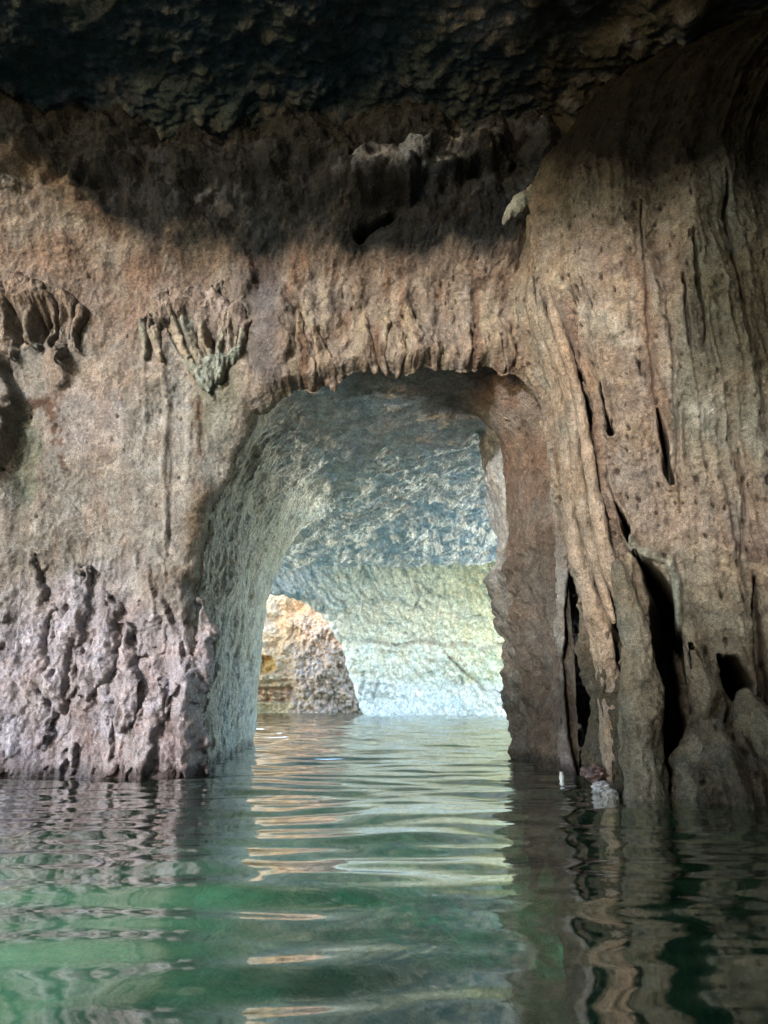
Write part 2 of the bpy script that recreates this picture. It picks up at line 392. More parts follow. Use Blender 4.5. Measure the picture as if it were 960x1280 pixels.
def resample(A, n, axis, smooth=True):
    """Catmull-Rom along one axis"""
    A = np.moveaxis(A, axis, 0); m = len(A)
    t = np.linspace(0, m - 1, n); i = np.clip(np.floor(t).astype(int), 0, m - 2); f = (t - i).reshape((-1,) + (1,) * (A.ndim - 1))
    p0 = A[np.clip(i - 1, 0, m - 1)]; p1 = A[i]; p2 = A[i + 1]; p3 = A[np.clip(i + 2, 0, m - 1)]
    r = .5 * (2 * p1 + (p2 - p0) * f + (2 * p0 - 5 * p1 + 4 * p2 - p3) * f**2 + (3 * p1 - p0 - 3 * p2 + p3) * f**3)
    return np.moveaxis(r, 0, axis)
T = resample(resample(ST, 560, 0), 620, 1)
N = normals(T)
# make the normals point into the tunnel's air
cen = np.stack([np.full(T.shape[:2], -.1), T[..., 1], np.full(T.shape[:2], 1.6)], -1)
sg = np.sign((N * (cen - T)).sum(-1)); sg[sg == 0] = 1
N = N * np.median(sg)
X, Y, Z = T[..., 0], T[..., 1], T[..., 2]
TPX, TPY = pix(X, Y, Z)
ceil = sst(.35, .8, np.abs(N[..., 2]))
tt = np.linspace(0, 1, 620)[None, :] * np.ones((560, 1))
# scallops: shallow dishes with sharp rims, stretched across the tunnel
wx = X + .10 * fbm(X * 2, Y * 2, Z * 2, 3); wy = Y + .14 * fbm(X * 2 + 9, Y * 2, Z * 2, 3)
s1, s1b, _ = worley(wx * 2.6 + Z * 1.1, wy * 3.6 + Z * .8, 11); s2, s2b, _ = worley(wx * 6 + Z * 3, wy * 9 + Z * 2, 13)
h = (.18 - .10 * ceil) * fbm(X * .9, Y * .9, Z * .9, 3) * sst(6.5, 7.6, Y)
h += ceil * (.045 * (.5 - s1) + .030 * (.5 - s2) + .045 * ridged(X * 1.0 + .5 * wx, wy * 2.8, 2.0, 4) + .022 * ridged(wx * 2.4, wy * 8.5, 4.0, 4)) + (1 - ceil) * (.07 * (s1 - .5) + .03 * (s2 - .5))
h += .025 * ridged(X * 2.2, Y * 4.5, Z * 2.2, 4) + .012 * ridged(X * 11, Y * 15, Z * 9, 3)
h *= (.35 + .65 * ceil) * (.35 + .65 * sst(6.4, 6.9, Y))
h += (1 - ceil) * (.035 * ridged(Y * 3 + X, Z * 1.5 - Y * 1.6, 3.3, 4) + .012 * fbm(Y * 14, Z * 14, X * 14, 3) + .05 * fbm(Y * 1.2, Z * 1.2, X))
# a broken ledge across the roof, and the chamfer's smooth brown face
h += .0 * sst(.25, -.05, Y - 8.9 - .25 * fbm(X * 1.3, 2.2, 1, 3)) * ceil * sst(8.0, 8.8, Y)
chamR = sst(.50, .56, tt) * sst(7.45, 7.2, Y + .15 * fbm(X * 3, Z * 3, 2.1, 4))
h *= 1 - .72 * chamR
# rough lower half of the right jamb, its shade painted dark
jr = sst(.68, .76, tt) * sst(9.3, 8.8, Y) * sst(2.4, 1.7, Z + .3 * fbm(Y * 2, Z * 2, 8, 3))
h += jr * (.10 * ridged(Y * 2.4, Z * 1.8, 7.7, 4) + .05 * fbm(Y * 6, Z * 5, 9.9, 4)) * sst(6.4, 7.0, Y)
f1, f2, rr = worley(Y * 12 + X * 8 + Z * 3, Z * 8, 15); f1 = f1 + .10 * fbm(Y * 16, Z * 16, X * 16, 2)
pt = chamR * sst(.22, .12, f1) * (rr > .70)
h -= .03 * pt
h -= .10 * sst(6.6, 6.33, Y) + .10 * sst(.58, .64, tt) * (1 - chamR)
P = T + N * h[..., None]
n1 = fbm(X * 1.2, Y * 1.2, Z * 1.2, 4); n2 = fbm(X * 4, Y * 4, Z * 4, 4); n4 = fbm(X * 12, Y * 12, Z * 12, 3)
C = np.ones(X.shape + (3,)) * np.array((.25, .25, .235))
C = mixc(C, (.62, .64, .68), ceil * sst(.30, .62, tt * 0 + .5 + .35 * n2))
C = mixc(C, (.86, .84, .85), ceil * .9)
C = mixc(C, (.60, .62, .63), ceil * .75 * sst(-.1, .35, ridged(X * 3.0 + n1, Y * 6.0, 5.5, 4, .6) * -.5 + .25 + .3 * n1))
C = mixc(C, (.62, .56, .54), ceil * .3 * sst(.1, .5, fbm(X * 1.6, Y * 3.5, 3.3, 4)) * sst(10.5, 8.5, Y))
C = mixc(C, (.24, .25, .22), (1 - ceil) * sst(.45, .3, tt) * (.5 + .5 * sst(-.3, .4, n2)))
C = mixc(C, (.078, .058, .046), chamR * (.9 + .1 * n2))
C = mixc(C, (.095, .062, .046), chamR * .7 * sst(-.2, .4, n1))
C = mixc(C, (.09, .05, .036), chamR * .7 * sst(640, 690, TPY) * sst(0, .1, chamR))  # sun's shadow on the lower chamfer painted as darker red
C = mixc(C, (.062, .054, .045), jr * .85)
C = mixc(C, (.20, .155, .125), .8 * sst(.40, .46, tt) * sst(.60, .54, tt) * sst(6.85 , 6.6, Y + .25 * n2 - .25 * sst(.42, .55, tt)))
C = C * (1 - .5 * sst(.15, .04, Z + .05 * n1))[..., None]
C = mixc(C, (.20, .20, .20), sst(.60, .64, tt) * sst(7.35, 7.6, Y) * sst(1.6, 2.2, Z) * .9 * sst(3.45, 3.3, Z))
C = mixc(C, (.06, .04, .035), pt * .85)  # inside of the pits painted dark, like their shade
C = C * (1 + .22 * n4)[..., None]
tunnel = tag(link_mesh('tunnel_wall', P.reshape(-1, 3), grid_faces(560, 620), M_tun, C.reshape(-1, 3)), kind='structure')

# ---------------------------------------------------------------- cave ceiling above and towards the camera
nu, nv = 560, 360
A, B = np.meshgrid(np.linspace(-6.2, 6.4, nu), np.linspace(0, 1, nv), indexing='ij')
LIP = 3.35 + .25 * fbm(A * .6, 1.5, 2.2, 3) + .35 * sst(-1, -4, A)
Yc = 6.9 + (LIP - 6.9) * B
Zc = 5.15 + .62 * sst(0, .5, B) + .25 * sst(.5, 1, B) + .12 * (1 - B)
hh = .14 * fbm(A * .9, Yc * .9, 1.1, 4) + .02 * ridged(A * 2.4, Yc * 2.4, 2.2, 5) + .022 * fbm(A * 7, Yc * 7, 4.0, 4)
s1, _, r1 = worley(A * 5 + .4 * fbm(A * 3, Yc * 3, 1, 2), Yc * 5, 31)
hh += .03 * sst(.40, .1, s1 + .2 * fbm(A * 9, Yc * 9, 3, 3)) * (r1 > .7) + .02 * fbm(A * 18, Yc * 18, 2.0, 3)
hh += .22 * sst(-.2, .5, fbm(A * .7 + 3, Yc * .8, 9.1, 3)) * sst(.5, 2.5, A)
Zc = Zc - hh
P = np.stack([A, Yc, Zc], -1)
CPX, CPY = pix(A, Yc, Zc)
n2 = fbm(A * 3, Yc * 3, 1.1, 5); n4 = fbm(A * 11, Yc * 11, 1.1, 3)
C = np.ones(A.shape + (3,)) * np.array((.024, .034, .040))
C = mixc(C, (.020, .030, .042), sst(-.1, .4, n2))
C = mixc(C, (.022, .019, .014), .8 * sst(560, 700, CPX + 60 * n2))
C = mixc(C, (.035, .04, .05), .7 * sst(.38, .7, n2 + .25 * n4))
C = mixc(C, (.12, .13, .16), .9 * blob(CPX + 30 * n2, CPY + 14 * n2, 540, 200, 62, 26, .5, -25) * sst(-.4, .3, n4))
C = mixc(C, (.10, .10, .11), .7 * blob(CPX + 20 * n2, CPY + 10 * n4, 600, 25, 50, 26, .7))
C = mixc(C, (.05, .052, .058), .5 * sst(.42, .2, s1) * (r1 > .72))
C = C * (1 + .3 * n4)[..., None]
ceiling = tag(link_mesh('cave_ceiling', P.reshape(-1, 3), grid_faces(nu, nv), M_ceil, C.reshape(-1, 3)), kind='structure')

# unseen rock sheets added over, beside and behind the cave to block light
def slab(name, pts2, mat, col, amp=.3, k=.5, nu=120, nv=80):
    """a rough rock sheet between four corners"""
    a, b, c, d = [np.array(p, float) for p in pts2]
    u, v = np.meshgrid(np.linspace(0, 1, nu), np.linspace(0, 1, nv), indexing='ij'); u = u[..., None]; v = v[..., None]
    P = (a * (1 - u) + b * u) * (1 - v) + (d * (1 - u) + c * u) * v
    N = normals(P)
    h = amp * fbm(P[..., 0] * k, P[..., 1] * k, P[..., 2] * k, 5) + .2 * amp * ridged(P[..., 0] * k * 4, P[..., 1] * k * 4, P[..., 2] * k * 4, 3)
    P = P + N * h[..., None]
    C = np.ones(P.shape) * np.array(col) * (1 + .3 * fbm(P[..., 0] * 3, P[..., 1] * 3, P[..., 2] * 3, 3))[..., None]
    return tag(link_mesh(name, P.reshape(-1, 3), grid_faces(nu, nv), mat, C.reshape(-1, 3)), kind='structure')
slab('hill_light_blocker', [(-5.5, 3.6, 6.5), (4.5, 3.6, 6.5), (4.5, 9, 5.9), (-4.5, 9, 5.9)], M_wall, (.3, .27, .2), .25)  # added cover that stops light leaking in from above
slab('cave_ceiling', [(-3.6, 3.7, 6.3), (6.5, 3.7, 6.3), (7.5, -13, 11.5), (-5.5, -11, 11.0)], M_ceil, (.06, .06, .055), .25)  # added roof sheet over the camera to cut the sky light
slab('side_light_blocker', [(5.0, -14, -2.2), (3.7, 8.2, -2.2), (3.7, 8.2, 9), (5.0, -14, 12)], M_wall, (.22, .19, .15), .3)  # added to hold back sky light from the right
# unseen wall added behind the camera, its holes cut to shape the sun patches
lit = [(-120, 215, 6.0), (20, 245, 6.0), (110, 275, 6.0), (200, 318, 6.05), (330, 338, 6.1), (480, 322, 6.1), (640, 330, 6.1), (668, 350, 6.15), (690, 500, 6.6), (700, 650, 6.8), (712, 800, 7.0),
       (722, 820, 7.0), (700, 640, 5.4), (668, 470, 5.3), (660, 290, 5.2), (760, 310, 4.75), (815, 350, 4.65), (860, 430, 4.65), (940, 500, 4.65), (1080, 700, 4.7), (1060, 840, 4.7), (900, 835, 4.65), (790, 850, 4.8), (724, 850, 7.1), (690, 840, 7.0), (560, 800, 8.0), (330, 900, 6.6), (262, 985, 6.3), (240, 1130, 6.3), (-420, 1130, 6.3), (-420, 230, 6.0)]
TS, tanE = -10.0, math.tan(SUN_EL); hx, hy = trav.x / math.cos(SUN_EL), trav.y / math.cos(SUN_EL)
sun_hole = []
for a_, b_, c_ in lit:
    p = at(a_, b_, c_); t_ = p[0] * hx + p[1] * hy
    sun_hole.append((p[0] * hy - p[1] * hx, p[2] + (t_ - TS) * tanE))
Us, Vh = np.meshgrid(np.linspace(-13, 12, 500), np.linspace(-2.2, 13, 300), indexing='ij')
jx = Us + .07 * fbm(Us * 2, Vh * 2, 1.0, 3); jz = Vh + .07 * fbm(Us * 2, Vh * 2, 5.0, 3)
low_gap = [(-4.0, -2.6), (-4.0, 3.7), (-2.2, 3.6), (-1.5, 3.3), (-1.0, 3.0), (-.7, 2.5), (-.6, -2.6)]  # second low hole, added so sun reaches the water
mk = ~(inside(jx, jz, sun_hole) | inside(jx, jz, low_gap))
tb = TS + .25 * fbm(Us * .7, Vh * .7, 3.0, 3)
P = np.stack([Us * hy + tb * hx, -Us * hx + tb * hy, Vh], -1)
Pf, Cf, Ff = compact(P.reshape(-1, 3), (np.array((.25, .21, .17)) * np.ones(P.shape)).reshape(-1, 3), grid_faces(500, 300, keep=mk))
tag(link_mesh('sun_mask_wall', Pf, Ff, M_wall, Cf), kind='structure')

slab('hill_light_blocker', [(-4.6, 8.2, -2.2), (-22, 8.6, -2.2), (-22, 8.6, 9), (-4.6, 8.2, 9)], M_wall, (.3, .27, .2), .25)  # added outer sheet that keeps the sun out of the far chamber

# ---------------------------------------------------------------- far chamber: pale vaulted wall
nu, nv = 620, 420
U, B = np.meshgrid(np.linspace(-9, 6.8, nu), np.linspace(0, 1, nv), indexing='ij')
a = np.clip((B - .16) / .84, 0, 1) * math.pi / 2
Yv = 20.6 + 6.4 * np.cos(a)**.7 - 1.5 * sst(2, 7, U) + .3 * np.sin(U * .5)
Zv = np.where(B < .16, (B - .16) / .16 * 1.6, 5.7 * np.sin(a)**.9)
Yv = Yv - 2.2 * sst(-1.0, -6, U) * sst(2, 5, Zv)
VPX, VPY = pix(U, Yv, Zv)
hole = [(100, 736), (300, 737), (335, 738), (358, 741), (380, 748), (400, 762), (416, 785), (428, 812), (436, 845), (444, 874), (452, 888), (470, 930), (480, 1100), (100, 1100)]
jx = VPX + 5 * fbm(U * 1.5, Zv * 1.5, 1.0, 3)
dd, _ = seg_dist(jx, VPY, hole[:-2]); dd = np.where(inside(jx, VPY, hole), -dd, dd)
P = np.stack([U, Yv, Zv], -1); N = normals(P); N *= np.sign(-N[nu // 2, nv // 4, 1])
wx = U + .3 * fbm(U, Zv, 1.1, 3); wz = Zv + .3 * fbm(U + 9, Zv, 1.1, 3)
f1, f2, r_ = worley(wx * 2.4, wz * 1.7, 41); g1, g2, r2 = worley(wx * 5.5, wz * 4, 43)
h = .25 * fbm(U * .5, Zv * .6, 1.0, 4) + .13 * (f1 - .5) + .07 * (g1 - .5) + .07 * ridged(U * 2.2 + Zv, Zv * 1.2, 3.0, 4) + .02 * fbm(U * 9, Zv * 9, 1, 3)
crack = sst(4, 1, np.abs(VPY - (805 + 4 * pn(U * 1.3, 1.2) + 6 * pn(U * .5, 3.2)))) * sst(440, 470, VPX)
h -= .13 * crack * sst(-.2, .3, pn(U * 2, 5.5)); h += .12 * sst(803, 812, VPY) * sst(860, 830, VPY)
h += .12 * sst(870, 888, VPY)
for (x0, y0, x1, y1) in ((520, 755, 508, 775), (560, 820, 605, 862), (455, 840, 452, 868), (470, 856, 466, 874), (582, 775, 600, 770), (612, 850, 622, 870), (575, 845, 577, 858)):
    q, _ = seg_dist(VPX + 3 * fbm(U * 3, Zv * 3, 2, 2), VPY, [(x0, y0), (x1, y1)]); h -= .14 * sst(3.2, .8, q)
roll = np.where(dd < 14, 14 - np.sqrt(np.clip(196 - (14 - np.clip(dd, 0, 14))**2, 0, None)), 0) * .07
P = P + N * h[..., None]; P[..., 1] += roll * sst(738, 745, VPY)
n1 = fbm(U * .6, Zv * .8, 5.5, 4); n2 = fbm(U * 1.8, Zv * 2.2, 6.5, 4)
C = np.ones(U.shape + (3,)) * np.array((.76, .78, .70))
C = mixc(C, (.76, .80, .58), .7 * sst(.5, 4, U + n1))  # yellow-green light from the right painted into the rock
C = mixc(C, (.68, .70, .78), .8 * sst(470, 350, VPX + 40 * n1) * sst(850, 760, VPY))  # bluish light at the upper left painted in
C = mixc(C, (.60, .61, .56), .5 * sst(.1, .6, n2))
C = mixc(C, (.76, .77, .80), .6 * sst(845, 860, VPY + 8 * n2))
C = mixc(C, (.45, .28, .22), .75 * sst(.0, .4, fbm(U * 4, Zv * 5, 3, 3)) * np.clip(blob(VPX, VPY + 6 * n2, 572, 826, 24, 12, .7, 35) + .6 * blob(VPX, VPY, 560, 806, 46, 5, .6), 0, 1))
C = mixc(C, (.30, .28, .25), .5 * crack)
C = .74 * C * (1 + .18 * fbm(U * 7, Zv * 7, 2, 3))[..., None]
Pf, Cf, Ff = compact(P.reshape(-1, 3), C.reshape(-1, 3), grid_faces(nu, nv, keep=dd > -1))
for side in (-1, 1):  # hidden pale banks added to throw sky light up onto the tunnel roof
    A_, B_ = np.meshgrid(np.linspace(0, 1, 120), np.linspace(9.6, 25, 160), indexing='ij')
    Xs = side * (.205 * B_ + .5 + 8 * A_) + .3 * fbm(A_ * 6, B_ * .5, 2.0 + side, 3)
    Zs = -.25 + .9 * A_**.7 + .12 * fbm(A_ * 8, B_ * .8, 5.0, 4)
    tag(link_mesh('bounce_shore', np.stack([Xs, B_, Zs], -1).reshape(-1, 3), grid_faces(120, 160), M_far, (np.array((.74, .73, .70)) * (1 + .1 * fbm(A_ * 20, B_ * 2, 1.0, 3))[..., None]).reshape(-1, 3)), kind='structure')
tag(link_mesh('cavern_wall', Pf, Ff, M_far, Cf), kind='structure')

# ---------------------------------------------------------------- a rounded rock mass as a closed-front column: the outcrop and the flowstone pillar
def column_surface(cx, cy, rx, ry, zs, th, e=2.0):
    """cx, cy, rx, ry: arrays over z. returns points (theta, z)"""
    TH, ZZ = np.meshgrid(th, zs, indexing='ij')
    c, s = np.cos(TH), np.sin(TH)
    k = (np.abs(c)**e + np.abs(s)**e)**(-1.0 / e)
    X = cx[None] + rx[None] * k * s; Y = cy[None] - ry[None] * k * c
    return X, Y, ZZ, TH

zs = np.linspace(-1.2, 7.2, 300); th = np.radians(np.linspace(-105, 105, 420))
top = sst(5.0, 7.2, zs)
X, Y, Z, TH = column_surface(-3.6 + 0 * zs, 36.5 + 0 * zs, 4.9 - 3.9 * top, 4.6 - 3.5 * top, zs, th, 2.6)
OPX, OPY = pix(X, Y, Z)
P = np.stack([X, Y, Z], -1); N = normals(P); N *= np.sign(-N[210, 100, 1])
n1 = fbm(X * .7, Z * .7, Y * .7, 4); n2 = fbm(X * 2, Z * 2, Y * 2, 4)
f1, f2, rr = worley(X * 4.2 + .3 * n2, Z * 1.7 + .5 * n2, 51)
spk = sst(345, 385, OPX + 8 * n1) * sst(742, 790, OPY + 14 * n1)
h = .5 * n1 + .18 * ridged(X * 1.2, Z * 1.2, Y, 4) + spk * (.24 * (f2 - f1) + .06 * fbm(X * 9, Z * 5, 1, 3)) + .04 * fbm(X * 8, Z * 8, Y * 8, 3)
h -= .55 * blob(OPX, OPY, 330, 832, 14, 11, .3) - .25 * blob(OPX, OPY, 332, 847, 20, 5, .5)
h -= .35 * sst(857, 862, OPY) * sst(880, 876, OPY) * sst(370, 362, OPX) + .05 * fbm(X * 1.2, Z * 9, 3.0, 3) * sst(857, 862, OPY) * sst(880, 876, OPY)
P = P + N * h[..., None]
C = np.ones(X.shape + (3,)) * np.array((.56, .47, .34))
C = mixc(C, (.52, .36, .23), .7 * sst(-.1, .5, n1))
C = mixc(C, (.55, .36, .22), .6 * blob(OPX, OPY, 385, 765, 40, 22, .6))
C = mixc(C, (.62, .55, .52), .8 * spk)
C = mixc(C, (.24, .16, .12), .75 * spk * sst(.12, .02, f2 - f1))
C = mixc(C, (.68, .66, .6), .6 * blob(OPX + 6 * n2, OPY, 332, 775, 16, 40, .5, 20))
C = mixc(C, (.42, .31, .12), .9 * blob(OPX, OPY, 330, 832, 15, 12, .3))
C = mixc(C, (.26, .14, .10), .75 * sst(-.5, .2, fbm(X * 3, Z * 9, 1.0, 3)) * sst(857, 862, OPY + 2 * n2) * sst(880, 876, OPY) * sst(368, 360, OPX))
C = mixc(C, (.46, .40, .24), .9 * sst(876, 880, OPY) * sst(368, 360, OPX))
C = np.array((.53, .46, .385)) * C * (1 + .2 * fbm(X * 5, Z * 5, Y * 5, 3))[..., None]
o = link_mesh('rock_outcrop', P.reshape(-1, 3), grid_faces(420, 300), M_far, C.reshape(-1, 3))
tag(o, 'sunlit tan rock with spiky pitted flank and dark red band, seen through the far opening', 'rock outcrop')

# the great flowstone pillar on the right
def interp(tab, v): a = sorted(tab); return np.interp(v, [t[0] for t in a], [t[1] for t in a])
prof = [(at(a_, b_, 5.35)[2], at(a_, b_, 5.35)[0]) for a_, b_ in
        ((900, 60), (800, 90), (735, 130), (700, 170), (674, 215), (662, 250), (658, 300), (662, 360), (670, 400), (690, 460), (704, 520), (713, 600), (724, 680), (742, 760), (758, 850), (766, 900), (766, 960), (762, 1010), (760, 1200))]
zs = np.linspace(-1.6, 5.9, 760); th = np.radians(np.linspace(-150, 75, 900))
xl = interp(prof, zs); xl = np.convolve(np.pad(xl, 6, 'edge'), np.ones(13) / 13, 'valid')
tb = sst(4.0, 5.0, zs)
X, Y, Z, TH = column_surface(xl + 1.75, 5.62 + .0 * zs, 1.75 + 0 * zs, .98 + .10 * sst(1, 4, zs) - .15 * tb, zs, th, 2.7)
GPX, GPY = pix(X, Y, Z)
P = np.stack([X, Y, Z], -1); N = normals(P)
if N[600, 300, 1] > 0: N = -N
s = np.arctan2(X - (xl + 1.75)[None], -(Y - 5.62)) * 1.5                       # distance round the pillar
n1 = fbm(s * .8, Z * .5, 1.0, 3); n2 = fbm(s * 3, Z * 3, 2.0, 4); n4 = fbm(s * 12, Z * 12, 3.0, 3)
flex = s + .10 * np.sin(Z * 1.3) + .09 * fbm(s * .5, Z * .8, 8.0, 3)
h = .10 * n1 - .07 - .03 + .070 * ridged(flex * 2.6, Z * .16, 4.0, 2) + .042 * ridged(flex * 6.5, Z * .30, 5.0, 3) * sst(4.1, 3.0, Z) + .014 * ridged(flex * 15, Z * .6, 5.5, 2) * sst(-.3, .3, n1 + n2)
h += .022 * n2 + .007 * n4 + .012 * ridged(s * 9, Z * 7, 6.0, 3)
h += .05 * sst(1.5, 3.5, Z) * fbm(s * 2.2, Z * 1.6, 9.0, 3)
lowr = sst(2.2, 1.2, Z)
h += lowr * (.10 * ridged(flex * 2.2, Z * .3, 12.0, 2) - .09 + .05 * fbm(s * 4, Z * 2.0, 13.0, 3))
h += .20 * lowr * sst(930, 965, GPY + 12 * n1) * sst(835, 862, GPX) + .07 * blob(GPX, GPY, 905, 925, 40, 22, .6)
slits = [
    ([(800, 690, 2), (812, 715, 9), (826, 742, 12), (834, 780, 15), (842, 830, 19), (849, 880, 22), (850, 940, 24), (848, 1040, 23)], 2.2),
    ([(773, 628, 1), (777, 645, 3.5), (783, 668, 5), (786, 684, 2)], .7),
    ([(823, 515, 1), (829, 545, 4), (833, 575, 4), (838, 592, 6), (839, 602, 4)], .7),
    ([(757, 480, 1), (760, 510, 2.6), (766, 542, 4)], .5),
    ([(897, 820, 2), (912, 832, 12), (922, 858, 15), (918, 880, 9), (908, 900, 2)], 1.6),
    ([(866, 806, 2), (874, 830, 6), (880, 862, 9), (879, 890, 3)], 1.2),
    ([(764, 760, 2), (775, 785, 6), (780, 812, 7), (776, 860, 3)], .25),
    ([(710, 430, 1), (716, 500, 3), (724, 560, 3.5), (738, 640, 3), (752, 720, 3), (762, 760, 2)], .20),
    ([(685, 400, 1), (700, 440, 2), (722, 520, 3), (730, 600, 1)], .12),
    ([(866, 290, 1), (872, 350, 2.5), (880, 430, 1)], .10), ([(905, 220, 1), (912, 300, 3), (925, 380, 2)], .12),
    ([(855, 340, 1), (858, 400, 2.5), (862, 440, 1)], .10), ([(797, 450, 1), (803, 470, 1.6)], .08),
    ([(868, 860, 2), (872, 930, 8), (862, 990, 9), (850, 1040, 8)], .30),
    ([(800, 240, 1), (806, 330, 1.6), (812, 430, 2), (820, 500, 1)], .05), ([(838, 400, 1), (845, 520, 2), (850, 640, 1)], .05),
    ([(945, 720, 2), (950, 800, 7), (955, 880, 8)], .3), ([(925, 560, 1), (930, 640, 3), (925, 700, 1)], .08)]
wob = 3.5 * fbm(s * 4, Z * 4, 15.0, 3)
carve = np.zeros_like(h); dark = np.zeros_like(h)
for pts, dp in slits:
    q, wd = seg_dist(GPX + wob, GPY, pts)
    m = sst(1.3, .5, q / np.maximum(wd, 1)); carve = np.maximum(carve, dp * m); dark = np.maximum(dark, m * sst(.03, .3, dp))
# a raised rim round each slit so its edge reads as a fold
for pts, dp in slits[:7]:
    q, wd = seg_dist(GPX + wob, GPY, pts); h += .035 * np.exp(-((q - wd * 1.8) / (wd * .7 + 2))**2)
pl, _ = seg_dist(GPX + wob, GPY, [(786, 672), (800, 688), (820, 694), (838, 700), (846, 730), (852, 780)]); h += .07 * sst(9, 3, pl)
f1, f2, rr = worley(s * 15 + .8 * n1, Z * 7.0 + 2 * n1, 61); f1 = f1 + .14 * fbm(s * 18, Z * 12, 3.0, 2)
pits = sst(.20 + .3 * (rr - .85), .08, f1) * (rr > .66) * (GPX < 1000)
h -= .022 * pits
h += .006 * fbm(s * 30, Z * 26, 5.0, 3) + .010 * ridged(s * 22 + n2, Z * 12, 6.6, 3) * sst(-.1, .5, fbm(s * 2, Z * 1.5, 31, 3))
P = P + N * h[..., None]
P[..., 1] += carve; P[..., 0] += .40 * carve
C = np.ones(X.shape + (3,)) * np.array((.40, .31, .245))
C = mixc(C, (.47, .37, .27), .7 * sst(.0, .5, n2))
C = mixc(C, (.36, .21, .13), .6 * sst(.05, .5, fbm(flex * 3.5, Z * .5, 21, 4)))
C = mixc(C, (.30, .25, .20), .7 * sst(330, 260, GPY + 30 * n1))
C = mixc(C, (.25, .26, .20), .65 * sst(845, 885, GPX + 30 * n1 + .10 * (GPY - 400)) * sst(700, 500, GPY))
C = mixc(C, (.10, .085, .065), .7 * sst(225, 150, GPY + 30 * n1))  # dark of the unlit pillar top painted in
C = mixc(C, (.34, .30, .21), .7 * sst(640, 740, GPY + 40 * n1))
C = mixc(C, (.18, .16, .11), .6 * sst(780, 900, GPY) * sst(-.2, .4, n1 + n2))
C = mixc(C, (.56, .50, .41), .6 * sst(.35, .7, fbm(s * 2.6, Z * 1.8, 22, 4)) * sst(240, 340, GPY) * sst(800, 650, GPY))
C = mixc(C, (.33, .35, .28), .6 * sst(9, 3, pl))
C = mixc(C, (.58, .50, .40), .7 * blob(GPX + 8 * n2, GPY, 842, 565, 12, 18, .5))
C = mixc(C, (.20, .12, .10), .6 * blob(GPX + 10 * n2, GPY + 10 * n4, 935, 685, 30, 9, .6, 20))
C = mixc(C, (.06, .045, .035), .85 * pits)  # dark of the pits' depth painted in
C = mixc(C, (.09, .07, .05), .6 * dark)  # shade inside the slits painted in
C = mixc(C, (.10, .09, .07), .75 * sst(300, 225, GPY + 25 * n1)); C = mixc(C, (.010, .009, .007), .95 * sst(262, 190, GPY + 25 * n1 + .05 * (800 - GPX))); C = mixc(C, (.12, .12, .095), .6 * sst(850, 880, GPX + 20 * n1) * sst(520, 400, GPY) * sst(190, 270, GPY + 20 * n1))  # shade on the top and upper right painted in, almost black
C = C * (1 - .6 * sst(640, 860, GPY + 40 * n1))[..., None]  # shade towards the foot painted into the colour
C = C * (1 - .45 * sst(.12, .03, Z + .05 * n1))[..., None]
C = .39 * C * (1 + .26 * n4)[..., None]
root = bpy.data.objects.new('flowstone_pillar', None); COL.objects.link(root); root.location = (2.6, 5.0, 0)
tag(root, 'massive orange flowstone pillar with fluted flank and dark slits rising from the water to the ceiling', 'flowstone pillar')
link_mesh('pillar_shaft', P.reshape(-1, 3), grid_faces(900, 760), M_pil, C.reshape(-1, 3), root)

